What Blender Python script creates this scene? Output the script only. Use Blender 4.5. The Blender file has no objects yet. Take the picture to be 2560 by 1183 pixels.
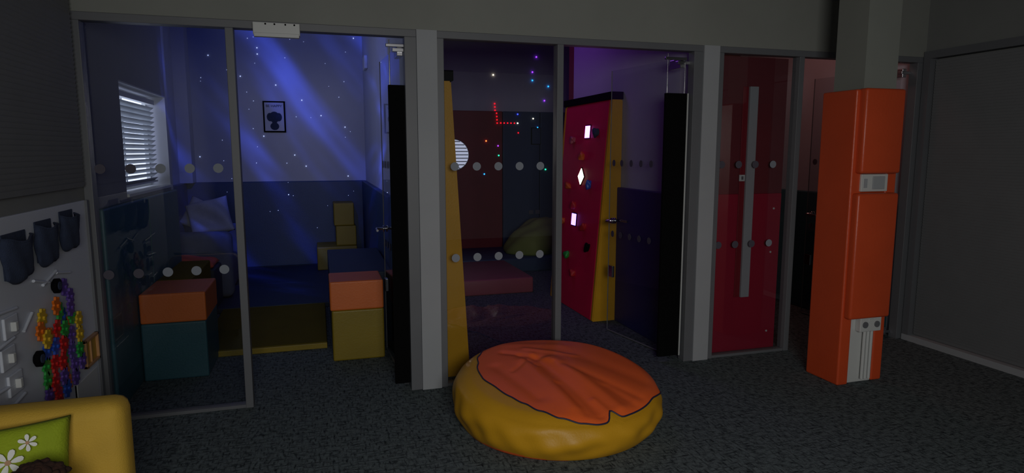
import bpy, bmesh, math, random
from mathutils import Vector, Matrix
random.seed(4)
S=bpy.context.scene
S.view_settings.view_transform='Standard'
COL=bpy.context.collection
def lin(c):
    return tuple(((v/255)/12.92 if v/255<=0.04045 else ((v/255+0.055)/1.055)**2.4) for v in c)
# ---------------------------------------------------------------- materials
def newmat(name):
    m=bpy.data.materials.new(name);m.use_nodes=True
    nt=m.node_tree; return m,nt,nt.nodes['Principled BSDF']
def mat(name,rgb,rough=0.6,var=0.08,nscale=6.0,bump=0.0,bscale=60.0,metal=0.0,spec=0.5,coat=0.0):
    m,nt,b=newmat(name);N=nt.nodes;L=nt.links
    tc=N.new('ShaderNodeTexCoord');no=N.new('ShaderNodeTexNoise');no.inputs['Scale'].default_value=nscale;no.inputs['Detail'].default_value=4
    L.new(tc.outputs['Object'],no.inputs['Vector'])
    r=N.new('ShaderNodeValToRGB');c=lin(rgb)
    r.color_ramp.elements[0].position=0.3;r.color_ramp.elements[1].position=0.7
    r.color_ramp.elements[0].color=(*[x*(1-var) for x in c],1);r.color_ramp.elements[1].color=(*[min(1,x*(1+var)) for x in c],1)
    L.new(no.outputs['Fac'],r.inputs['Fac']);L.new(r.outputs['Color'],b.inputs['Base Color'])
    b.inputs['Roughness'].default_value=rough;b.inputs['Metallic'].default_value=metal
    b.inputs['Specular IOR Level'].default_value=spec;b.inputs['Coat Weight'].default_value=coat
    if bump>0:
        n2=N.new('ShaderNodeTexNoise');n2.inputs['Scale'].default_value=bscale;n2.inputs['Detail'].default_value=3
        L.new(tc.outputs['Object'],n2.inputs['Vector'])
        bp=N.new('ShaderNodeBump');bp.inputs['Strength'].default_value=bump;bp.inputs['Distance'].default_value=0.01
        L.new(n2.outputs['Fac'],bp.inputs['Height']);L.new(bp.outputs['Normal'],b.inputs['Normal'])
    return m
def emat(name,rgb,st):
    m,nt,b=newmat(name);c=lin(rgb)
    b.inputs['Base Color'].default_value=(*c,1);b.inputs['Emission Color'].default_value=(*c,1);b.inputs['Emission Strength'].default_value=st
    return m
M={}
M['header']=mat('paint_header',(134,136,130),0.85,0.04,3,0.05,150)
M['wall']=mat('paint_wall',(124,126,124),0.85,0.04,3,0.05,150)
M['pier']=mat('paint_pier',(158,161,165),0.8,0.03,3)
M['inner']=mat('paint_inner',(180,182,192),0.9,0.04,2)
M['inner_shade']=mat('paint_inner_shaded',(128,130,146),0.9,0.04,2)  # darker copy of the inner paint, shade put into its colour
M['colwhite']=mat('paint_column',(134,137,130),0.85,0.03,3)
M['ceil']=mat('paint_ceiling',(110,110,112),0.9,0.04,2)
M['frame']=mat('aluminium_frame',(102,104,108),0.5,0.03,5)
M['white']=mat('white_plastic',(200,202,200),0.45,0.02,5)
M['black']=mat('black_rubber',(3,3,4),0.9,0.1,20,spec=0.15)
M['chrome']=mat('chrome',(200,200,205),0.2,0.02,5,metal=1.0)
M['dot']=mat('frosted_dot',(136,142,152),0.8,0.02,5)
M['dotdim']=mat('frosted_dot_dim',(80,76,88),0.8,0.02,5)  # darker copy of the same dots, dimness put into the colour
M['orange']=mat('orange_vinyl',(248,108,48),0.45,0.04,5,0.10,90,spec=0.35)
M['orange2']=mat('orange_vinyl_column',(208,78,38),0.38,0.05,4,0.10,50)
M['yellow']=mat('yellow_vinyl',(206,152,30),0.45,0.05,5,0.10,90,spec=0.35)
M['mustard']=mat('mustard_fabric',(206,166,58),0.75,0.06,8,0.25,220)
M['olive']=mat('olive_vinyl',(94,82,18),0.8,0.06,5,0.1,80,spec=0.1)
M['softyel']=mat('soft_yellow',(136,116,20),0.5,0.06,5,0.1,80)
M['sorange']=mat('soft_orange',(214,108,44),0.5,0.05,5,0.1,80)
M['teal']=mat('teal_vinyl',(46,88,98),0.5,0.06,5,0.1,80)
M['navy']=mat('navy_vinyl',(32,60,104),0.5,0.06,5,0.1,80)
M['navymat']=mat('navy_mat_vinyl',(20,40,66),0.6,0.06,5,0.1,80)
M['navy2']=mat('blue_vinyl',(26,32,100),0.5,0.06,5,0.1,80)
M['bluegrey']=mat('bluegrey_vinyl',(54,72,100),0.5,0.06,5)
M['redp']=mat('red_vinyl',(126,28,40),0.5,0.06,5)
M['crimson']=mat('crimson_board',(158,28,54),0.5,0.05,4)
M['maroon']=mat('maroon_board',(108,40,48),0.6,0.05,4)
M['dark3']=mat('closet_brown',(120,56,52),0.8,0.05,4)
M['climb']=mat('climbing_red',(212,20,70),0.5,0.06,4)
M['pink']=mat('pink_vinyl',(160,76,90),0.5,0.05,4)
M['lime']=mat('lime_fabric',(140,154,80),0.8,0.06,8,0.2,120)
M['greyfab']=mat('grey_fabric',(90,96,112),0.9,0.1,10,0.3,200)
M['greyfab2']=mat('light_grey_fabric',(150,152,160),0.85,0.1,8,0.3,120)
M['coral']=mat('coral_fabric',(222,96,70),0.8,0.06,8)
M['pocket']=mat('navy_felt',(44,54,78),0.95,0.12,25,0.4,200)
M['board']=mat('white_board',(200,205,215),0.5,0.03,3)
M['wood']=mat('pine_wood',(176,130,84),0.5,0.15,12)
M['slat']=mat('blind_slat',(185,190,193),0.6,0.03,5)
M['slatd']=mat('blind_slat_dark',(120,122,124),0.7,0.03,5)
M['green_c']=mat('cushion_green',(150,168,26),0.85,0.08,10,0.3,150)
M['petal']=mat('petal_white',(235,235,228),0.8,0.03,10)
M['brown']=mat('brown_curls',(48,26,16),0.95,0.3,40,0.5,80)
M['pipe']=mat('dark_piping',(40,42,70),0.5,0.05,8)
M['gold']=mat('brass_seam',(180,140,40),0.5,0.05,8)
cols={'red':(190,26,26),'orange':(220,110,24),'green':(40,150,60),'blue':(40,80,180),'purple':(92,66,150),'ylw':(206,170,40)}
for k,c in cols.items(): M['g_'+k]=mat('toy_'+k,c,0.4,0.03,5)
M['h_orange']=mat('hold_orange',(190,84,30),0.6,0.1,20);M['h_red']=mat('hold_red',(170,30,36),0.6,0.1,20)
def carpet():
    m,nt,b=newmat('carpet');N=nt.nodes;L=nt.links
    tc=N.new('ShaderNodeTexCoord')
    def nz(sx,sy,det):
        mp=N.new('ShaderNodeMapping');mp.inputs['Scale'].default_value=(sx,sy,1);L.new(tc.outputs['Object'],mp.inputs['Vector'])
        n=N.new('ShaderNodeTexNoise');n.inputs['Scale'].default_value=1;n.inputs['Detail'].default_value=det;L.new(mp.outputs['Vector'],n.inputs['Vector']);return n
    a=nz(18,70,2);c=nz(75,20,2);d=nz(240,240,2)
    mx=N.new('ShaderNodeMath');mx.operation='MAXIMUM';L.new(a.outputs['Fac'],mx.inputs[0]);L.new(c.outputs['Fac'],mx.inputs[1])
    ad=N.new('ShaderNodeMath');ad.operation='MULTIPLY_ADD';L.new(d.outputs['Fac'],ad.inputs[0]);ad.inputs[1].default_value=0.5;L.new(mx.outputs[0],ad.inputs[2])
    r=N.new('ShaderNodeValToRGB');e=r.color_ramp.elements
    e[0].position=0.70;e[0].color=(*lin((108,118,120)),1);e[1].position=0.98;e[1].color=(*lin((30,35,40)),1)
    L.new(ad.outputs[0],r.inputs['Fac']);L.new(r.outputs['Color'],b.inputs['Base Color'])
    b.inputs['Roughness'].default_value=0.95;b.inputs['Specular IOR Level'].default_value=0.1
    bp=N.new('ShaderNodeBump');bp.inputs['Strength'].default_value=0.5;bp.inputs['Distance'].default_value=0.005
    L.new(d.outputs['Fac'],bp.inputs['Height']);L.new(bp.outputs['Normal'],b.inputs['Normal'])
    return m
M['carpet']=carpet()
def glass(name,tint,base=0.05):
    m,nt,b=newmat(name);N=nt.nodes;L=nt.links;N.remove(b)
    t=N.new('ShaderNodeBsdfTransparent');t.inputs[0].default_value=(*tint,1)
    g=N.new('ShaderNodeBsdfGlossy');g.inputs['Roughness'].default_value=0.0;g.inputs[0].default_value=(1,1,1,1)
    lw=N.new('ShaderNodeLayerWeight');lw.inputs['Blend'].default_value=0.5
    pw=N.new('ShaderNodeMath');pw.operation='POWER';L.new(lw.outputs['Facing'],pw.inputs[0]);pw.inputs[1].default_value=5
    ma=N.new('ShaderNodeMath');ma.operation='MULTIPLY_ADD';L.new(pw.outputs[0],ma.inputs[0]);ma.inputs[1].default_value=0.85;ma.inputs[2].default_value=base
    mx=N.new('ShaderNodeMixShader');L.new(ma.outputs[0],mx.inputs[0]);L.new(t.outputs[0],mx.inputs[1]);L.new(g.outputs[0],mx.inputs[2])
    L.new(mx.outputs[0],N['Material Output'].inputs['Surface']);return m
M['glass']=glass('clear_glass',(0.80,0.82,0.84),0.07)
M['daylight']=emat('daylight_pane',(205,212,235),1.8)
M['mirror_glow']=emat('mirror_reflection',(205,212,235),0.7)  # glow stands in for window light reflected by the round mirror
# ---------------------------------------------------------------- geometry helpers
def group(name,loc=(0,0,0)):
    e=bpy.data.objects.new(name,None);e.empty_display_size=0.1;e.location=loc;COL.objects.link(e);return e
def mk(name,verts,faces,mats,fm=None,parent=None,smooth=False):
    me=bpy.data.meshes.new(name);me.from_pydata([tuple(v) for v in verts],[],faces);me.update()
    for m in mats: me.materials.append(M[m] if isinstance(m,str) else m)
    if fm: 
        for p,i in zip(me.polygons,fm): p.material_index=i
    if smooth:
        for p in me.polygons: p.use_smooth=True
    o=bpy.data.objects.new(name,me);COL.objects.link(o)
    if parent: o.parent=parent
    return o
def bm_obj(name,bm,mats,parent=None,smooth=False):
    me=bpy.data.meshes.new(name);bm.to_mesh(me);bm.free()
    for m in mats: me.materials.append(M[m] if isinstance(m,str) else m)
    if smooth:
        for p in me.polygons: p.use_smooth=True
    o=bpy.data.objects.new(name,me);COL.objects.link(o)
    if parent: o.parent=parent
    return o
def add_box(bm,lo,hi,bev=0.0,mi=0,seg=3,rot=None):
    b2=bmesh.new();bmesh.ops.create_cube(b2,size=1)
    for v in b2.verts: v.co=Vector(((lo[i]+hi[i])/2+v.co[i]*(hi[i]-lo[i]) for i in range(3)))
    if bev>0: bmesh.ops.bevel(b2,geom=b2.edges[:],offset=bev,segments=seg,affect='EDGES',profile=0.5)
    for f in b2.faces: f.material_index=mi;f.smooth=bev>0.012
    if rot: bmesh.ops.transform(b2,matrix=rot,verts=b2.verts[:])
    me=bpy.data.meshes.new('t');b2.to_mesh(me);b2.free();bm.from_mesh(me);bpy.data.meshes.remove(me)
def box(name,lo,hi,m,parent=None,bev=0.0,rot=None):
    bm=bmesh.new();add_box(bm,lo,hi,bev,rot=rot);return bm_obj(name,bm,[m],parent)
def cyl(name,c,r,h,axis,m,parent=None,seg=28,r2=None,smooth=True):
    bm=bmesh.new();bmesh.ops.create_cone(bm,cap_ends=True,segments=seg,radius1=r,radius2=r if r2 is None else r2,depth=h)
    R={'X':Matrix.Rotation(math.pi/2,4,'Y'),'Y':Matrix.Rotation(math.pi/2,4,'X'),'Z':Matrix.Identity(4)}[axis]
    bmesh.ops.transform(bm,matrix=Matrix.Translation(c)@R,verts=bm.verts[:])
    for f in bm.faces: f.smooth=smooth and len(f.verts)==4
    return bm_obj(name,bm,[m],parent)
def tube(name,pts,r,m,parent=None,cyc=False):
    cu=bpy.data.curves.new(name,'CURVE');cu.dimensions='3D';cu.bevel_depth=r;cu.bevel_resolution=3;cu.use_fill_caps=True
    sp=cu.splines.new('POLY');sp.points.add(len(pts)-1)
    for p,q in zip(sp.points,pts): p.co=(*q,1)
    sp.use_cyclic_u=cyc;cu.materials.append(M[m]);o=bpy.data.objects.new(name,cu);COL.objects.link(o)
    if parent:o.parent=parent
    return o
def pillow(name,w,h,t,m,parent=None,mat4=None,n=28,wr=0.006,seed=0):
    rnd=random.Random(seed);ph=[(rnd.uniform(3,9)/w,rnd.uniform(3,9)/h,rnd.uniform(0,6)) for _ in range(4)]
    V=[];F=[]
    for s in (1,-1):
        for i in range(n+1):
            for j in range(n+1):
                u=-1+2*i/n;v=-1+2*j/n
                k=max(0,(1-u**4)*(1-v**4))**0.5
                pin=1-0.06*(1-abs(v)**2)*abs(u)**3; pin2=1-0.06*(1-abs(u)**2)*abs(v)**3
                x=u*w/2*pin;y=v*h/2*pin2
                z=s*t/2*k+wr*k*sum(math.sin(a*x+b*y+c) for a,b,c in ph)
                V.append((x,y,z))
    o=(n+1)**2
    for i in range(n):
        for j in range(n):
            a=i*(n+1)+j;b=a+1;c=a+n+2;d=a+n+1
            F.append((a,d,c,b));F.append((a+o,b+o,c+o,d+o))
    ob=mk(name,V,F,[m],parent=parent,smooth=True)
    bm=bmesh.new();bm.from_mesh(ob.data);bmesh.ops.remove_doubles(bm,verts=bm.verts[:],dist=0.0005);bm.to_mesh(ob.data);bm.free()
    if mat4 is not None: ob.matrix_local=mat4
    return ob
# ---------------------------------------------------------------- camera
cd=bpy.data.cameras.new('camera');cam=bpy.data.objects.new('camera',cd);COL.objects.link(cam);S.camera=cam
cd.sensor_width=36;cd.lens=22.5;cd.clip_start=0.05
cam.location=(0,0,1.6);cam.rotation_euler=(math.pi/2-math.atan(213/1600),0,-math.radians(16.8))
# ---------------------------------------------------------------- shell
XL=-1.27;XR=4.78;D=4.2
box('floor',(-2.4,-3,-0.1),(5.2,9.4,0),'carpet')
box('ceiling',(XL-0.2,-3,3.0),(XR+0.2,4.15,3.1),'ceil')
box('ceiling.001',(-2.4,4.15,3.3),(5.2,9.4,3.4),'inner')
g=group('wall_partition')
box('header',(XL-0.2,4.16,2.36),(XR+0.2,4.30,3.35),'header',g)
box('pier_1',(0.625,4.15,0),(0.755,4.30,2.36),'pier',g)
box('pier_2',(2.705,4.15,0),(2.835,4.30,2.36),'pier',g)
box('wall_left',(XL-0.25,-3,0),(XL,4.2,3.1),'wall')
g=group('wall_left_playroom')
X0=XL-0.25
box('below_window',(X0,4.2,0),(XL,5.01,3.3),'inner_shade',g)
box('sill_wall',(X0,5.01,0),(XL,6.41,1.29),'inner_shade',g)
box('lintel',(X0,5.01,2.08),(XL,6.41,3.3),'inner_shade',g)
box('end',(X0-0.3,6.41,0),(XL,6.50,3.3),'inner',g)
box('wall_alcove',(-1.90,6.50,0),(-1.67,9.2,3.3),'inner')
box('wall_back',(-1.9,9.2,0),(5.0,9.4,3.3),'inner')
box('wall_divider',(0.64,4.30,0),(0.745,9.2,3.3),'inner')
box('wall_divider.001',(2.70,4.30,0),(2.84,6.62,3.3),'inner')
box('wall_side',(3.75,6.62,0),(3.9,9.2,3.3),'inner')
box('wall_closet_back',(2.70,6.62,0),(5.0,6.76,3.3),'dark3')
box('wall_right_closet',(XR+0.02,4.3,0),(XR+0.2,6.62,3.3),'inner')
g=group('wall_right')
box('header',(XR,-3,2.40),(XR+0.15,4.2,3.1),'wall',g)
box('solid',(XR+0.06,-3,0),(XR+0.15,4.2,2.4),'wall',g)
g=group('window_right_frame')
box('top_rail',(XR-0.03,0.5,2.34),(XR+0.06,4.15,2.40),'frame',g)
box('bottom_rail',(XR-0.03,0.5,0.0),(XR+0.06,4.15,0.05),'pier',g)
box('post_1',(XR-0.03,4.09,0.05),(XR+0.06,4.15,2.34),'frame',g)
box('post_2',(XR-0.03,0.5,0.05),(XR+0.06,0.55,2.34),'frame',g)
def slats(name,axis,const,a,b,z0,z1,pitch,w,tilt,m,parent=None):
    bm=bmesh.new();z=z0
    while z<z1:
        R=Matrix.Translation((const,0,z))@Matrix.Rotation(tilt,4,'Y')
        add_box(bm,(-w/2,a,-0.0012),(w/2,b,0.0012),rot=R)
        z+=pitch
    return bm_obj(name,bm,[m],parent)
bl=group('venetian_blind')
slats('slats','X',XR+0.02,0.56,4.08,0.07,2.33,0.022,0.026,math.radians(72),'slatd',bl)
# ---------------------------------------------------------------- glazing frames
def frame(name,x0,x1,mull,dim,dots):
    g=group(name)
    y0,y1=4.16,4.24;w=0.045
    box('head',(x0,y0,2.315),(x1,y1,2.36),'frame',g,0.003)
    box('jamb_l',(x0,y0,0),(x0+w,y1,2.315),'frame',g,0.003)
    box('jamb_r',(x1-w-0.03,y0,0),(x1,y1,2.315),'frame',g,0.003)
    box('mullion',(mull-w/2,y0,0),(mull+w/2,y1,2.315),'frame',g,0.003)
    box('sill',(x0+w,y0+0.01,0),(mull-w/2,y1-0.01,0.02),'frame',g)
    mk('glass',[(x0+w,4.2,0.02),(mull-w/2,4.2,0.02),(mull-w/2,4.2,2.315),(x0+w,4.2,2.315)],[(0,1,2,3)],['glass'],parent=g)
    for i,x in enumerate(dots):
        for k,z in enumerate((1.50,0.885)):
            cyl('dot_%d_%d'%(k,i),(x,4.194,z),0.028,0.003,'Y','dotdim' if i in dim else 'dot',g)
    return g
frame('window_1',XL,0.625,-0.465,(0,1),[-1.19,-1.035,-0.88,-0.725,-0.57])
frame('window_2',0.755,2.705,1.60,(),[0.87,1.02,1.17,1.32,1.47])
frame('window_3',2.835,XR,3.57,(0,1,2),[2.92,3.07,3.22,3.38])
def gdoor(name,hx,fx,guard=None):
    g=group(name)
    y0,y1=4.27,5.12
    P=lambda s,z:(hx+(fx-hx)*s,y0+(y1-y0)*s,z)
    mk('leaf',[P(0,0.02),P(1,0.02),P(1,2.28),P(0,2.28)],[(0,1,2,3)],['glass'],parent=g)
    tube('edge',[P(1,0.02),P(1,2.28)],0.004,'frame',g)
    tube('edge_b',[P(0,0.012),P(1,0.012)],0.006,'frame',g)
    for z,n in ((2.24,'top'),(0.05,'bottom')):
        box('patch_'+n,(hx-0.02,y0-0.03,z-0.035),(hx+0.02,y0+0.12,z+0.035),'chrome',g,0.004)
        box('pivot_'+n,(hx-0.05,y0-0.05,z-0.012),(hx+0.07,y0-0.01,z+0.012),'chrome',g,0.003)
    for s in (0.35,0.5,0.65,0.8,0.93):
        for z in (1.5,0.885):
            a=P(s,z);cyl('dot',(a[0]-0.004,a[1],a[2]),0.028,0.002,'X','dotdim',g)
    a=P(0.93,1.0)
    cyl('spindle',a,0.011,0.14,'X','chrome',g)
    for sg in (-1,1):
        cyl('rose',(a[0]+sg*0.012,a[1],a[2]),0.026,0.012,'X','chrome',g)
        tube('lever',[(a[0]+sg*0.065,a[1]+0.005,a[2]),(a[0]+sg*0.07,a[1]-0.03,a[2]),(a[0]+sg*0.07,a[1]-0.13,a[2])],0.009,'chrome',g)
    box('lock_case',(a[0]-0.012,a[1]-0.02,a[2]-0.5),(a[0]+0.012,a[1]+0.05,a[2]-0.4),'chrome',g,0.003)
    if guard:
        box('finger_guard',(guard[0],4.205,0.04),(guard[1],4.232,2.02),'black',g,0.004)
        box('guard_edge',(guard[1],4.20,0.04),(guard[1]+0.008,4.236,2.02),'white',g)
        tube('rod',[(guard[0]+0.012,4.215,2.02),(guard[0]+0.012,4.215,2.30)],0.004,'chrome',g)
        tube('rod_b',[(guard[1]-0.02,4.215,2.02),(guard[1]-0.02,4.215,2.24)],0.003,'chrome',g)
        box('stay',(guard[0]-0.01,4.205,2.255),(guard[1]-0.01,4.225,2.275),'chrome',g,0.003)
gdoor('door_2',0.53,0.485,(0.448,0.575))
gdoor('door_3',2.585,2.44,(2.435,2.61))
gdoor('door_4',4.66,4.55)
g=group('door_closer_cover')
box('body',(-0.33,4.10,2.275),(-0.07,4.16,2.345),'white',g,0.004)
box('lower_strip',(-0.325,4.095,2.262),(-0.075,4.13,2.285),'white',g,0.003)
for x in (-0.26,-0.21,-0.15,-0.10): cyl('screw',(x,4.098,2.335),0.005,0.006,'Y','black',g,12)
bl=group('venetian_blind')
slats('slats','X',XL+0.03,0.9,4.08,1.42,2.9,0.024,0.028,math.radians(-72),'slatd',bl)
box('head_rail',(XL,0.9,2.9),(XL+0.05,4.08,2.95),'slatd',bl)
# ---------------------------------------------------------------- activity board
g=group('activity_board')
bx=XL+0.02
box('panel',(XL,2.4,0.12),(bx,4.12,1.33),'board',g,0.004)
box('edge_trim',(bx,4.09,0.12),(bx+0.012,4.12,1.33),'frame',g)
K=lambda y:y*0.965
KZ=lambda z:1.6+(z-1.6)*0.965
def pocket(y0,y1,z0,z1,k):
    n=12;V=[];F=[]
    for i in range(n+1):
        for j in range(n+1):
            u=i/n;v=j/n
            y=y0+(y1-y0)*u; y+=0.012*math.sin(v*5+k)*(0.5-u); z=z0+(z1-z0)*v-0.015*math.sin(u*3.14)*v+0.005*math.sin(u*9+k)+0.02*(1-v)*(abs(2*u-1)**3)
            x=bx+0.008+0.040*math.sin(math.pi*min(1,max(0,u)))**0.6*(0.35+0.65*v**0.5)*(1 if 0<v else .1)+0.004*math.sin(u*14+v*6+k)
            V.append((x,y,z))
    for i in range(n):
        for j in range(n):
            a=i*(n+1)+j;F.append((a,a+1,a+n+2,a+n+1))
    o=mk('pocket_%d'%k,V,F,['pocket'],parent=g,smooth=True);s=o.modifiers.new('s','SOLIDIFY');s.thickness=0.006
    box('pocket_back_%d'%k,(bx,y0+0.02,z0+0.02),(bx+0.006,y1-0.02,z1+0.02),'pocket',g,0.003)
    tube('pocket_hem_%d'%k,[(V[i*(n+1)+n][0]+0.003,V[i*(n+1)+n][1],V[i*(n+1)+n][2]) for i in range(n+1)],0.005,'pocket',g)
pocket(3.05,3.32,1.05,1.24,1);pocket(3.38,3.61,1.07,1.26,2);pocket(3.68,3.90,1.10,1.28,3)
for y,z in ((3.68,0.93),(3.40,0.64)):
    y=K(y);z=KZ(z)
    cyl('knob',(bx+0.018,y,z),0.036,0.02,'X','black',g);cyl('knob_base',(bx+0.005,y,z),0.024,0.012,'X','black',g)
    cyl('knob_cap',(bx+0.030,y,z),0.02,0.006,'X','pocket',g)
for y0,z0,y1,z1 in ((3.45,1.0,3.62,0.96),(3.55,0.96,3.72,1.0),(3.72,0.99,3.9,0.96),(2.95,0.94,3.25,0.92),(2.95,0.78,3.2,0.80),(2.95,0.62,3.2,0.60),(3.0,0.5,3.25,0.53),(3.3,0.80,3.40,0.86),(3.0,0.42,3.3,0.38),(3.5,0.30,3.65,0.33)):
    tube('ramp',[(bx+0.006,K(y0),KZ(z0)),(bx+0.006,K(y1),KZ(z1))],0.007,'board',g)
for y,z in ((3.18,0.88),(3.13,0.76),(3.17,0.64),(3.08,0.52)):
    y=K(y)
    box('switch_plate',(bx,y-0.06,z-0.045),(bx+0.012,y+0.06,z+0.045),'board',g,0.004)
    box('switch_lever',(bx+0.01,y-0.012,z-0.02),(bx+0.032,y+0.012,z+0.02),'white',g,0.004)
bm=bmesh.new()
for lo,hi in (((bx,3.86,0.43),(bx+0.02,4.07,0.445)),((bx,3.86,0.57),(bx+0.02,4.07,0.585)),((bx,3.86,0.43),(bx+0.02,3.875,0.585)),((bx,4.055,0.43),(bx+0.02,4.07,0.585)),((bx,3.95,0.44),(bx+0.015,3.96,0.575))):
    add_box(bm,lo,hi,0.002)
bm_obj('wood_frame',bm,['wood'],g)
box('wood_back',(bx,3.87,0.44),(bx+0.006,4.06,0.575),'gold',g)
box('door_flap',(bx,3.72,0.14),(bx+0.008,4.04,0.39),'white',g,0.003)
box('flap_gap',(bx,3.71,0.14),(bx+0.004,3.72,0.39),'black',g)
gk=['red','orange','green','blue','purple','ylw'];bm=bmesh.new()
def gear(y,z,r,mi,x):
    n=8;pts=[]
    for i in range(n*4):
        a=2*math.pi*i/(n*4);rr=r*(1.0 if i%4<2 else 0.74);pts.append((y+rr*math.cos(a),z+rr*math.sin(a)))
    f=[bm.verts.new((x+0.010,p[0],p[1])) for p in pts];b=[bm.verts.new((x,p[0],p[1])) for p in pts]
    fs=[bm.faces.new(f),bm.faces.new(b[::-1])]
    for i in range(len(pts)): fs.append(bm.faces.new((f[i],b[i],b[(i+1)%len(pts)],f[(i+1)%len(pts)])))
    for q in fs:q.material_index=mi
    c=[bm.verts.new((x+0.018,y+0.010*math.cos(t*1.047),z+0.010*math.sin(t*1.047))) for t in range(6)]
    c2=[bm.verts.new((x,v.co.y,v.co.z)) for v in c];q=bm.faces.new(c);q.material_index=mi
    for i in range(6): q=bm.faces.new((c[i],c2[i],c2[(i+1)%6],c[(i+1)%6]));q.material_index=mi
gl=[(3.80,.90,4),(3.84,.84,4),(3.80,.79,4),(3.74,.76,3),(3.68,.80,2),(3.62,.84,1),(3.50,.81,5),(3.44,.76,1),(3.48,.71,5),(3.56,.70,1),(3.64,.72,0),(3.70,.70,2),(3.78,.70,1),(3.84,.74,2),(3.90,.70,5),(3.52,.64,3),(3.60,.64,3),(3.67,.63,0),(3.74,.62,0),(3.82,.64,4),(3.90,.62,5),(3.50,.57,2),(3.57,.56,0),(3.64,.55,0),(3.72,.54,2),(3.80,.56,4),(3.88,.54,2),(3.50,.50,2),(3.56,.47,0),(3.64,.47,4),(3.72,.47,1),(3.82,.48,4),(3.90,.47,4),(3.50,.43,4),(3.58,.39,0),(3.66,.40,3),(3.74,.40,1),(3.82,.41,4),(3.52,.36,0)]
for i,(y,z,c) in enumerate(gl): gear(K(y),KZ(z),0.046,c,bx+0.003+0.010*(i%3))
bm_obj('gears',bm,['g_'+k for k in gk],g)
# ---------------------------------------------------------------- mustard armchair
g=group('armchair')
box('back',(-1.22,2.42,0.06),(-0.685,2.58,0.73),'mustard',g,0.05)
box('seat',(-1.22,1.80,0.06),(-0.685,2.44,0.40),'mustard',g,0.05)
for x in (-1.15,-0.74):
    for y in (1.86,2.50): cyl('foot',(x,y,0.03),0.02,0.06,'Z','black',g)
g=group('daisy_cushion')
MT=Matrix.Translation((-1.01,2.27,0.575))@Matrix.Rotation(math.radians(14),4,'Z')@Matrix.Rotation(math.radians(66),4,'X')
c=pillow('cover',0.42,0.33,0.13,'green_c',g,MT,seed=3)
def daisy(cx,cy,r,k):
    bm=bmesh.new()
    zz=0.070
    for i in range(6):
        a=i*math.pi/3+k;vs=[]
        for t in range(10):
            b=t*2*math.pi/10;u=r*0.55+0.42*r*math.cos(b);v=0.2*r*math.sin(b)*(1+0.4*math.cos(b))
            vs.append(bm.verts.new((cx+u*math.cos(a)-v*math.sin(a),cy+u*math.sin(a)+v*math.cos(a),zz+0.004)))
        bm.faces.new(vs)
    vs=[bm.verts.new((cx+0.2*r*math.cos(t),cy+0.2*r*math.sin(t),zz+0.007)) for t in [q*2*math.pi/10 for q in range(10)]]
    f=bm.faces.new(vs);f.material_index=1
    o=bm_obj('daisy',bm,['petal','wood'],g);o.matrix_local=MT
daisy(0.05,0.045,0.042,0.2);daisy(0.10,0.095,0.028,0.6);daisy(0.105,0.005,0.02,0.1);daisy(-0.08,0.06,0.03,0.4)
# curly brown plush sitting on the seat: body, round curly head, two ears
bm=bmesh.new()
pc=Vector((-0.83,2.12,0.605))
for i in range(130):
    a=random.uniform(0,6.28);b=random.uniform(0,2.4);r=0.070
    c=pc+Vector((1.15*r*math.cos(a)*math.sin(b),r*math.sin(a)*math.sin(b)*0.8,r*math.cos(b)))
    m4=Matrix.Translation(c)@Matrix.Rotation(random.uniform(0,3),4,'X')@Matrix.Rotation(random.uniform(0,3),4,'Z')@Matrix.Diagonal((1.4,.8,.7,1))
    bmesh.ops.create_icosphere(bm,subdivisions=2,radius=0.016,matrix=m4)
bmesh.ops.create_uvsphere(bm,u_segments=20,v_segments=12,radius=0.068,matrix=Matrix.Translation(pc))
bmesh.ops.create_uvsphere(bm,u_segments=20,v_segments=12,radius=0.075,matrix=Matrix.Translation((-0.83,2.12,0.485))@Matrix.Diagonal((1,.9,1.1,1)))
for sx in (-1,1):
    bmesh.ops.create_uvsphere(bm,u_segments=14,v_segments=8,radius=0.028,matrix=Matrix.Translation((-0.83+sx*0.075,2.08,0.45))@Matrix.Diagonal((.9,1.6,.9,1)))
bm_obj('plush_toy',bm,['brown'],None,True)
# ---------------------------------------------------------------- bean bag
g=group('bean_bag')
CX,CY=1.33,3.48;R0=0.585
key=[(-180,.46),(-162,.44),(-145,.450),(-132,.47),(-120,.51),(-108,.55),(-97,.575),(-88,.585),(-70,.575),(-45,.58),(-10,.65),(60,.67),(95,.66),(120,.585),(140,.52),(155,.48),(180,.46)]
def rb(th):
    d=math.degrees(th)
    while d>180:d-=360
    while d<-180:d+=360
    for (a,x),(b,y) in zip(key,key[1:]):
        if a<=d<=b:
            t=(d-a)/(b-a);t=t*t*(3-2*t);r=x+(y-x)*t;break
    r-=0.05*math.exp(-((d+78)/3.0)**2)
    return r
uR=Vector((0.957,-0.289));uF=Vector((0.289,0.957))
folds=[((-.12,.15),(.20,-.50),.045,-.028),((-.02,.14),(.32,-.42),.040,.022),((-.20,.10),(.06,-.46),.045,.020),((.10,.26),(.52,-.08),.075,-.016),
 ((-.32,.24),(-.10,.17),.030,-.018),((-.18,.30),(.12,.22),.028,.014),((-.36,.02),(-.12,-.36),.045,-.014),((.05,.05),(.45,-.28),.032,-.012),
 ((-.22,.20),(-.12,.05),.022,-.012),((-.14,.22),(-.02,.10),.020,.010),((.28,-.2),(.40,-.36),.03,-.010),((.0,-.2),(.13,-.5),.026,-.012),((-.3,.38),(.05,.40),.05,.010),
 ((-.16,.12),(-.26,-.04),.018,-.008),((.18,-.36),(.26,-.5),.02,.012)]
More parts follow.
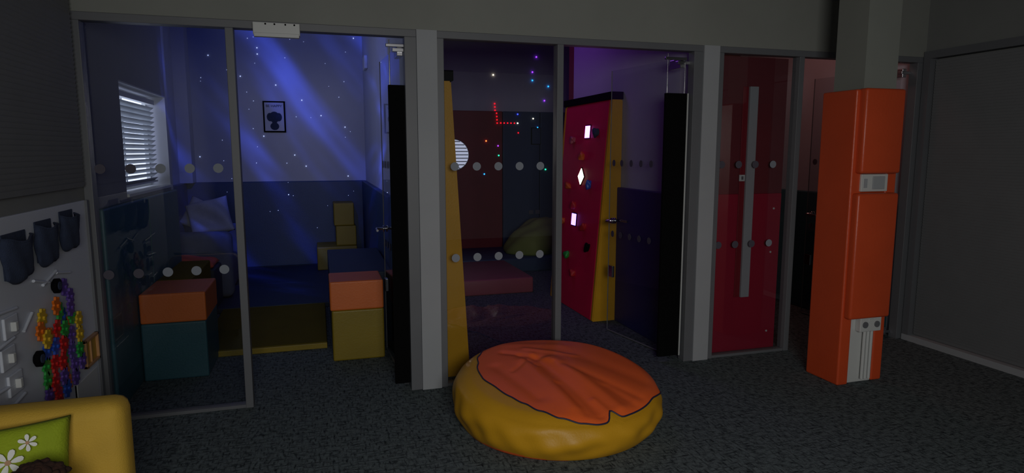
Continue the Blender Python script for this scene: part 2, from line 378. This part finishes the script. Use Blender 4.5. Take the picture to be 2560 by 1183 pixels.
def sd(p,a,b):
    ax,ay=a;bx_,by=b;vx,vy=bx_-ax,by-ay;t=((p[0]-ax)*vx+(p[1]-ay)*vy)/(vx*vx+vy*vy);tc=max(0,min(1,t))
    return math.hypot(p[0]-ax-vx*tc,p[1]-ay-vy*tc)
def ztop(x,y):
    u=x*uR.x+y*uR.y;v=x*uF.x+y*uF.y;r=math.hypot(x,y)/R0
    z=0.270+0.050*(v/R0)-0.02*(u/R0)+0.040*(1-r*r)
    if r>0.88: z-=0.025*((r-0.88)/0.12)**2
    k=0.55*min(1,max(0,(1.0-r)/0.08))
    for a,b,w,h in folds: z+=h*k*math.exp(-(sd((u,v),a,b)/w)**2)
    z+=0.004*math.sin(9*u+4*v)*math.cos(7*v-3*u)
    return z
NT=280;V=[];F=[];FM=[];rings=[]
NI=64;NS=44
V.append((CX,CY,ztop(0,0)))
for j in range(NT):
    th=2*math.pi*j/NT;c,s=math.cos(th),math.sin(th);b=rb(th);col=[]
    ze=ztop(R0*c,R0*s)
    def path(q):
        if q<=R0: return (q,ztop(q*c,q*s))
        t=min(1,(q-R0)/ze)
        r=R0+0.040*math.sin(math.pi*t**0.8)**0.8-0.02*t**3
        r+=(0.006*math.sin(th*11+6*t)+0.004*math.sin(th*23-4*t)+0.004*math.sin(th*5+9*t))*math.sin(math.pi*t)
        return (r,ze*(1-t))
    for k in range(1,NI+1): col.append(path(b*k/NI))
    for k in range(1,NS+1): col.append(path(b+(R0+ze-b)*k/NS))
    col.append((0.3,0.0))
    rings.append(len(V))
    for r,z in col: V.append((CX+r*c,CY+r*s,z))
nc=NI+NS+1
bot=len(V);V.append((CX,CY,0))
for j in range(NT):
    a=rings[j];b=rings[(j+1)%NT]
    d=360*(j+.5)/NT;d=d-360 if d>180 else d
    F.append((0,a,b));FM.append(0)
    for k in range(nc-1):
        F.append((a+k,a+k+1,b+k+1,b+k))
        if k<NI-1: FM.append(0)
        elif k>=NI+NS-1-int(3.5*math.exp(-((d+140)/32)**2)): FM.append(0)
        else: FM.append(1)
    F.append((a+nc-1,bot,b+nc-1));FM.append(1)
mk('bag',V,F,['orange','yellow'],FM,g,True)
tube('piping',[(V[rings[j]+NI-1][0],V[rings[j]+NI-1][1],V[rings[j]+NI-1][2]+0.002) for j in range(NT)],0.0045,'pipe',g,True)
# ---------------------------------------------------------------- padded column
g=group('padded_column')
box('core',(3.47,3.46,0),(3.74,3.72,3.0),'colwhite',g)
box('pad_left',(3.36,3.40,0.0),(3.45,3.70,2.0),'orange2',g,0.012)
box('pad_front_base',(3.40,3.425,0.0),(3.47,3.47,2.0),'orange2',g,0.006)
box('pad_right',(3.67,3.42,0.0),(3.76,3.70,2.0),'orange2',g,0.012)
box('pad_back',(3.44,3.70,0.0),(3.70,3.76,2.0),'orange2',g,0.012)
box('pad_front_upper',(3.385,3.345,1.455),(3.71,3.425,2.005),'orange2',g,0.018)
box('pad_front_lower',(3.375,3.345,0.475),(3.715,3.425,1.325),'orange2',g,0.018)
box('backing',(3.45,3.43,1.30),(3.69,3.46,1.48),'orange2',g)
box('control_plate',(3.43,3.385,1.335),(3.65,3.43,1.45),'white',g,0.004)
box('control_face',(3.52,3.378,1.35),(3.62,3.387,1.435),'pier',g,0.003)
box('control_button',(3.45,3.380,1.36),(3.475,3.386,1.42),'pier',g)
box('lower_casing',(3.47,3.43,0),(3.67,3.46,0.47),'white',g,0.003)
box('socket_box',(3.51,3.385,0.37),(3.69,3.43,0.475),'white',g,0.006)
for x in (3.55,3.65): cyl('socket',(x,3.382,0.42),0.022,0.006,'Y','frame',g)
box('socket_switch',(3.585,3.378,0.44),(3.615,3.39,0.46),'white',g)
for x in (3.57,3.60,3.63): tube('conduit',[(x,3.405,0.37),(x,3.405,0.03)],0.011,'white',g)
# ---------------------------------------------------------------- playroom 1: window
g=group('window_4')
xb=XL-0.18
box('pane',(xb-0.02,5.03,1.31),(xb,6.39,2.06),'daylight',g)
box('frame_t',(xb-0.02,5.01,2.04),(xb+0.03,6.41,2.08),'white',g)
box('frame_b',(xb-0.02,5.01,1.29),(xb+0.03,6.41,1.33),'white',g)
box('frame_r',(xb-0.02,6.37,1.33),(xb+0.03,6.41,2.04),'white',g)
box('frame_m',(xb-0.005,5.70,1.33),(xb+0.01,5.74,2.04),'white',g)
box('reveal_far',(xb+0.03,6.395,1.29),(XL,6.41,2.08),'inner',g)
box('reveal_top',(xb+0.03,5.01,2.07),(XL,6.395,2.08),'inner',g)
box('sill_board',(xb+0.03,5.01,1.285),(XL+0.015,6.395,1.305),'white',g)
bl=group('venetian_blind')
slats('slats','X',xb+0.075,5.04,6.36,1.36,2.0,0.04,0.048,math.radians(-40),'slat',bl)
box('head_rail',(xb+0.05,5.03,2.0),(xb+0.10,6.37,2.04),'white',bl)
box('bottom_rail',(xb+0.06,5.04,1.335),(xb+0.09,6.36,1.35),'white',bl)
# padding dado
g=group('wall_padding')
for i,(a,b) in enumerate(((4.3,5.35),(5.36,6.4))): box('left_%d'%i,(XL,a,0),(XL+0.05,b,1.26),'teal',g,0.012)
box('back',(-1.66,9.14,0.05),(0.635,9.2,1.2),'navy',g,0.012)
for i in range(3):
    a=5.75+i*1.13;box('right_%d'%i,(0.58,a,0.05),(0.64,a+1.12,1.2),'navy',g,0.012)
box('alcove',(-1.67,6.52,0.05),(-1.62,9.12,1.2),'navy',g,0.012)
box('door_side',(0.60,4.32,0),(0.64,5.74,1.2),'teal',g,0.012)
g=group('pipe_boxing')
box('casing',(-1.67,8.95,1.2),(-1.52,9.2,3.3),'inner',g)
g=group('floor_mat')
box('mat_front',(-0.95,5.32,0),(0.02,6.75,0.05),'olive',g,0.008)
box('mat_front_edge',(-0.95,5.305,0),(0.02,5.32,0.045),'softyel',g,0.004)
box('mat_mid',(-1.20,6.76,0),(0.56,7.9,0.055),'navymat',g,0.01)
box('mat_back',(-1.60,7.91,0),(0.56,9.12,0.055),'navymat',g,0.01)
g=group('soft_play_steps')
box('base',(-1.215,4.86,0),(-0.80,5.38,0.41),'teal',g,0.012)
box('top',(-1.215,4.86,0.41),(-0.795,5.38,0.62),'sorange',g,0.012)
box('rear',(-1.215,5.39,0),(-0.97,6.3,0.62),'olive',g,0.012)
g=group('soft_play_steps')
box('base',(0.06,4.93,0),(0.45,5.33,0.395),'softyel',g,0.012)
box('top',(0.05,4.93,0.395),(0.45,5.33,0.62),'sorange',g,0.012)
box('rear',(0.06,5.34,0),(0.56,6.7,0.61),'navymat',g,0.012)
g=group('soft_play_tower')
box('base',(-0.05,8.62,0.055),(0.46,9.13,0.36),'softyel',g,0.012)
box('middle',(0.20,8.70,0.36),(0.46,9.13,0.62),'softyel',g,0.012)
box('upper',(0.18,8.75,0.62),(0.44,9.13,0.92),'softyel',g,0.012)
# grey armchair
g=group('grey_armchair')
box('base',(-1.60,7.35,0.06),(-0.95,8.35,0.42),'greyfab',g,0.05)
box('arm_front',(-1.60,7.22,0.06),(-0.90,7.42,0.76),'greyfab',g,0.07)
box('arm_rear',(-1.60,8.2,0.06),(-0.90,8.4,0.74),'greyfab',g,0.07)
box('back',(-1.61,7.3,0.06),(-1.44,8.3,0.86),'greyfab',g,0.07)
pillow('cushion',0.44,0.42,0.18,'greyfab2',g,Matrix.Translation((-1.15,7.62,0.88))@Matrix.Rotation(math.radians(-14),4,'Y')@Matrix.Rotation(math.radians(64),4,'X'),seed=5,wr=0.014)
pillow('cushion_b',0.40,0.36,0.16,'greyfab2',g,Matrix.Translation((-1.24,7.80,0.88))@Matrix.Rotation(math.radians(25),4,'Y')@Matrix.Rotation(math.radians(60),4,'X'),seed=8,wr=0.014)
g=group('floor_cushion')
box('box_seat',(-1.58,6.72,0.055),(-1.0,7.18,0.46),'navymat',g,0.02)
pillow('coral_cushion',0.42,0.40,0.10,'coral',g,Matrix.Translation((-1.22,6.95,0.50))@Matrix.Rotation(math.radians(6),4,'Y'),seed=2)
# poster
g=group('wall_poster')
box('frame',(-0.665,9.175,1.85),(-0.385,9.2,2.26),'black',g,0.003)
box('paper',(-0.645,9.17,1.87),(-0.405,9.176,2.24),'inner',g)
cu=bpy.data.curves.new('lettering','FONT');cu.body='BE HAPPY';cu.size=0.046;cu.align_x='CENTER';cu.extrude=0.0005;cu.materials.append(M['black'])
o=bpy.data.objects.new('lettering',cu);COL.objects.link(o);o.location=(-0.525,9.168,2.18);o.rotation_euler=(math.pi/2,0,0);o.parent=g
bm=bmesh.new()
def disc(cx,cz,rx,rz,y):
    vs=[bm.verts.new((cx+rx*math.cos(t),y,cz+rz*math.sin(t))) for t in [q*2*math.pi/24 for q in range(24)]];bm.faces.new(vs)
disc(-0.525,2.05,0.066,0.072,9.1675);disc(-0.580,2.05,0.040,0.055,9.1680);disc(-0.470,2.05,0.040,0.055,9.1682);disc(-0.525,1.93,0.055,0.05,9.1685);disc(-0.525,1.98,0.03,0.05,9.1687)
bm_obj('figure',bm,['pocket'],g)
g=group('wall_speaker');box('body',(0.60,8.3,2.62),(0.64,8.6,2.78),'white',g,0.01)
# projected star dots, put in as small glowing beads
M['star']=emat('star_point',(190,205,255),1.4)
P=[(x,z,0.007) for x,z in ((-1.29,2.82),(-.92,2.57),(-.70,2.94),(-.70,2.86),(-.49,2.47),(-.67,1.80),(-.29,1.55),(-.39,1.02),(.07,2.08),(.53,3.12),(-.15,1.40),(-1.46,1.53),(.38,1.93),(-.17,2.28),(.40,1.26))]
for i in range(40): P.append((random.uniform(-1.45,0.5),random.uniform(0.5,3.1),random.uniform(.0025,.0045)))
g=group('projected_stars')
for nm,cond,yy in (('upper',lambda z:z>1.2,9.2),('lower',lambda z:z<=1.2,9.14)):
    bm=bmesh.new()
    for i,(x,z,r) in enumerate(P):
        if -0.68<x<-0.37 and 1.83<z<2.28 or not cond(z): continue
        bmesh.ops.create_icosphere(bm,subdivisions=1,radius=r,matrix=Matrix.Translation((x,yy-r,z)))
    bm_obj(nm,bm,['star'],g)
# ---------------------------------------------------------------- room 2
g=group('wall_padding')
box('red_a',(0.76,9.13,0),(1.68,9.2,2.18),'redp',g,0.01)
box('red_b',(1.69,9.13,0),(2.61,9.2,2.18),'redp',g,0.01)
box('blue_a',(2.62,9.13,0),(3.19,9.2,2.18),'bluegrey',g,0.01)
box('blue_b',(3.20,9.13,0),(3.74,9.2,2.18),'bluegrey',g,0.01)
box('side_a',(2.655,4.31,0),(2.70,5.42,1.27),'navy2',g,0.01)
def climb(name,y0,y1,s,xw,b,t,face):
    g=group(name);H=2.07
    def wedge(n,ya,yb,m,grow=0):
        V=[(xw,ya,0),(xw+s*b,ya,0),(xw+s*t,ya,H),(xw,ya,H),(xw,yb,0),(xw+s*b,yb,0),(xw+s*t,yb,H),(xw,yb,H)]
        F=[(0,1,2,3),(7,6,5,4),(1,5,6,2),(0,3,7,4),(3,2,6,7),(0,4,5,1)]
        bm=bmesh.new();vs=[bm.verts.new(v) for v in V]
        for f in F: bm.faces.new([vs[i] for i in f])
        bmesh.ops.recalc_face_normals(bm,faces=bm.faces[:]);bmesh.ops.bevel(bm,geom=bm.edges[:],offset=0.008,segments=2,affect='EDGES')
        return bm_obj(n,bm,[m],g)
    wedge('end_pad',y0,y0+0.05,'yellow');wedge('face',y0+0.05,y1-0.05,face);wedge('end_pad_b',y1-0.05,y1,'yellow')
    box('top_cap',(min(xw,xw+s*(t+0.015)),y0-0.01,H),(max(xw,xw+s*(t+0.015)),y1+0.01,H+0.07),'black',g,0.005)
    return g
gc=climb('climbing_wall',5.42,6.58,-1,2.698,0.27,0.11,'climb')
fx=lambda z:2.698-0.27+0.16*z/2.07
def hold(y,z,m,r=0.042):
    bm=bmesh.new();bmesh.ops.create_icosphere(bm,subdivisions=3,radius=r)
    rr=random.Random(int(y*1000+z*77))
    a,b,c=[rr.uniform(40,110) for _ in range(3)];ang=rr.uniform(0,3);st=rr.uniform(.7,1.25)
    for v in bm.verts:
        k=1+0.28*math.sin(a*v.co.x+1)*math.cos(b*v.co.y)+0.22*math.sin(c*v.co.z)
        yy=v.co.y*k*st;zz=v.co.z*k/st
        v.co=Vector((v.co.x*0.75*k,yy*math.cos(ang)-zz*math.sin(ang),yy*math.sin(ang)+zz*math.cos(ang)))
    bmesh.ops.transform(bm,matrix=Matrix.Translation((fx(z)-0.015,y,z)),verts=bm.verts[:])
    bm_obj('hold',bm,[m],gc,True)
for y,z,m in ((5.68,1.77,'pocket'),(5.98,1.56,'h_orange'),(6.29,1.25,'h_orange'),(5.75,1.28,'g_blue'),(6.10,1.06,'h_red'),(6.16,.52,'g_green'),(5.96,.37,'h_red'),(5.80,.87,'h_red'),(6.25,1.72,'pink'),(6.36,.87,'h_orange'),(5.66,.68,'black')): hold(y,z,M[m])
M['lp']=emat('light_hold_purple',(206,110,255),6);M['lw']=emat('light_hold_white',(245,236,200),4);M['lv']=emat('light_hold_violet',(130,100,255),6)
def tile(y,z,hy,hz,m,dia=False):
    P=[(0,-hz),(hy,0),(0,hz),(-hy,0)] if dia else [(-hy,-hz),(hy,-hz),(hy,hz),(-hy,hz)]
    for nm,sc,off,mm in (('rim',1.18,0.006,'black'),('lens',1.0,0.012,m)):
        V=[(fx(z+b*sc)-off,y+a*sc,z+b*sc) for a,b in P]+[(fx(z+b*sc)+0.01,y+a*sc,z+b*sc) for a,b in P]
        mk('light_'+nm,V,[(3,2,1,0),(4,5,6,7),(0,1,5,4),(1,2,6,5),(2,3,7,6),(3,0,4,7)],[mm],parent=gc)
tile(5.90,1.79,.052,.058,'lp');tile(5.97,1.35,.070,.080,'lw',True);tile(6.06,.91,.052,.058,'lv')
climb('climbing_wall',4.34,5.6,1,0.747,0.25,0.135,'climb')
LC={'w':(255,235,200),'p':(150,60,255),'c':(40,160,255),'r':(255,20,40),'b':(60,80,255),'o':(255,130,60),'g':(40,255,170)}
pts=[('w',2.49,2.70),('p',3.15,2.98),('p',3.09,2.76),('c',3.09,2.64),('c',3.34,2.56),('p',3.28,2.35),('b',2.84,2.14),('w',3.08,2.08),('c',3.15,1.95),('r',2.85,1.87),('o',2.36,1.75),('p',2.54,1.68),('g',2.55,1.54),('c',2.33,1.27),('g',3.28,1.33),('w',2.84,2.01)]
for i in range(7): pts.append(('r',2.51+0.003*i,2.29-0.047*i))
for i in range(1,6): pts.append(('r',2.53+0.052*i,2.01))
for k in LC: M['f'+k]=emat('fibre_'+k,LC[k],3 if k!='r' else 1.5)
for hi_ in (0,1):
    g=group('fibre_optic_lights')
    for k in LC:
        bm=bmesh.new();n_=0
        for a,x,z in pts:
            if a==k and (z>2.195)==bool(hi_):
                n_+=1;bmesh.ops.create_icosphere(bm,subdivisions=2,radius=0.011,matrix=Matrix.Translation((x,9.188 if hi_ else 9.118,z)))
        if n_: bm_obj('points_'+k,bm,['f'+k],g)
        else: bm.free()
g=group('round_mirror')  # round convex mirror; its reflected blind is added as glowing disc and bars
px_=1.875
cyl('rim',(px_,9.125,1.55),0.225,0.03,'Y','frame',g,48)
cyl('pane',(px_,9.105,1.55),0.215,0.012,'Y','mirror_glow',g,48)
bm=bmesh.new()
for i in range(9):
    z=-0.19+i*0.0475;hw=math.sqrt(max(0,0.21**2-z*z));add_box(bm,(px_-hw,9.085,1.55+z-0.006),(px_+hw,9.095,1.55+z+0.006))
bm_obj('slats',bm,['slatd'],g)
g=group('wall_picture');box('frame',(3.05,9.11,1.70),(3.20,9.13,1.95),'black',g,0.003);box('print',(3.06,9.105,1.71),(3.19,9.112,1.94),'bluegrey',g)
g=group('wall_socket')
for x in (3.02,3.12): box('plate',(x,9.115,0.66),(x+0.07,9.13,0.72),'frame',g,0.003)
g=group('floor_mat')
box('pink',(1.32,6.8,0),(2.31,8.0,0.18),'pink',g,0.02)
box('dark',(0.8,8.02,0),(3.7,9.1,0.19),'bluegrey',g,0.02)
bm=bmesh.new();bmesh.ops.create_uvsphere(bm,u_segments=48,v_segments=28,radius=1)
for v in bm.verts:
    x,y,z=v.co;n=0.05*math.sin(5*x+2*y)*math.cos(4*z+x*3)+0.03*math.sin(9*y+5*z)
    k=1+n;z2=max(z,-0.55);r=1+0.1*(1-z)
    v.co=Vector((2.88+0.36*x*k*r+0.12*z2,8.50+0.36*y*k*r,0.19+(z2+0.55)*0.31*k*(1+0.15*x)))
bm_obj('lime_bean_bag',bm,['lime'],None,True)
# ---------------------------------------------------------------- room 3
g=group('red_wall_panel')
box('lower',(2.885,4.26,0),(3.53,4.29,1.27),'crimson',g,0.004)
box('upper',(2.885,4.262,1.27),(3.53,4.288,2.31),'maroon',g,0.004)
for x,z in ((2.91,1.15),(2.91,.72),(2.92,.10),(3.45,.15),(3.45,.8),(3.46,1.15)): cyl('screw',(x,4.258,z),0.008,0.006,'Y','white',g,12)
g=group('reflection_strip')  # added strip imitating a bright vertical reflection in the glass
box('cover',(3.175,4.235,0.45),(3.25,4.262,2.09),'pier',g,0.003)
box('reflection_fringe',(3.125,4.252,0.45),(3.175,4.262,2.09),'redp',g,0.003)  # fainter edge of the same imitated reflection
g=group('light_switch')
box('plate',(3.120,4.246,1.37),(3.170,4.254,1.42),'white',g,0.003)
box('rocker',(3.137,4.241,1.382),(3.153,4.247,1.408),'frame',g,0.001)
g=group('wall_padding')
box('closet_a',(3.6,6.55,0),(4.75,6.62,1.2),'teal',g,0.012)
box('closet_side',(4.72,4.35,0),(4.8,6.5,1.2),'teal',g,0.012)
g=group('padded_bench');box('base',(3.62,5.1,0),(4.05,5.9,0.55),'redp',g,0.02);box('top',(3.60,5.08,0.55),(4.07,5.92,0.78),'maroon',g,0.02)
# ---------------------------------------------------------------- lights
def area(name,loc,rot,sx,sy,e,c,spread=180):
    l=bpy.data.lights.new(name,'AREA');l.shape='RECTANGLE';l.size=sx;l.size_y=sy;l.energy=e;l.color=c;l.spread=math.radians(spread)
    o=bpy.data.objects.new(name,l);o.location=loc;o.rotation_euler=[math.radians(a) for a in rot];COL.objects.link(o);return o
area('daylight_behind',(0.25,-1.4,1.9),(72,0,-17),1.4,0.9,40,(1,.99,.96),135)
area('alcove_daylight',(-1.60,7.3,2.3),(0,-100,0),0.9,0.9,3.5,(.75,.82,1),160)
area('window_daylight',(XL-0.02,5.72,1.68),(0,-90,0),0.6,1.2,0.8,(.8,.86,1),170)
area('blue_ceiling_lamp',(-0.2,6.4,3.2),(10,0,0),0.8,0.5,1.0,(.12,.17,1))
area('purple_ceiling_lamp',(1.7,6.4,3.2),(0,-8,0),0.8,0.8,4.2,(.42,.12,1))
area('closet_lamp',(3.9,5.2,3.2),(0,0,0),0.5,0.5,3.0,(1,.42,.36))
l=bpy.data.lights.new('star_projector','SPOT');l.energy=900;l.spot_size=math.radians(80);l.spot_blend=0.7;l.shadow_soft_size=0.01;l.color=(.06,.11,1)
l.use_nodes=True;nt=l.node_tree;N=nt.nodes;L=nt.links;em=N['Emission']
ge=N.new('ShaderNodeNewGeometry');sp=N.new('ShaderNodeSeparateXYZ');L.new(ge.outputs['Incoming'],sp.inputs[0])
def mth(op,a,b):
    n=N.new('ShaderNodeMath');n.operation=op
    for i,v in enumerate((a,b)):
        if isinstance(v,(int,float)): n.inputs[i].default_value=v
        else: L.new(v,n.inputs[i])
    return n.outputs[0]
u=mth('DIVIDE',sp.outputs[0],sp.outputs[1]);v=mth('DIVIDE',sp.outputs[2],sp.outputs[1])
a=math.radians(-52)
al=mth('ADD',mth('MULTIPLY',u,math.cos(a)),mth('MULTIPLY',v,math.sin(a)))
ac=mth('ADD',mth('MULTIPLY',u,-math.sin(a)),mth('MULTIPLY',v,math.cos(a)))
cb=N.new('ShaderNodeCombineXYZ');L.new(mth('MULTIPLY',al,1.4),cb.inputs[0]);L.new(mth('MULTIPLY',ac,7),cb.inputs[1])
no=N.new('ShaderNodeTexNoise');no.inputs['Scale'].default_value=1;no.inputs['Detail'].default_value=2;L.new(cb.outputs[0],no.inputs['Vector'])
r=N.new('ShaderNodeMapRange');r.inputs['From Min'].default_value=0.43;r.inputs['From Max'].default_value=0.75;L.new(no.outputs['Fac'],r.inputs['Value'])
pw=mth('POWER',r.outputs[0],2.3);L.new(mth('ADD',pw,0.04),em.inputs['Strength'])
o=bpy.data.objects.new('star_projector',l);o.location=(-0.3,5.0,2.9);COL.objects.link(o)
o.rotation_euler=(Vector((-0.1,9.2,1.6))-Vector(o.location)).to_track_quat('-Z','Y').to_euler()
w=bpy.data.worlds.new('world');S.world=w;w.use_nodes=True
w.node_tree.nodes['Background'].inputs[0].default_value=(.52,.55,.56,1);w.node_tree.nodes['Background'].inputs[1].default_value=0.07
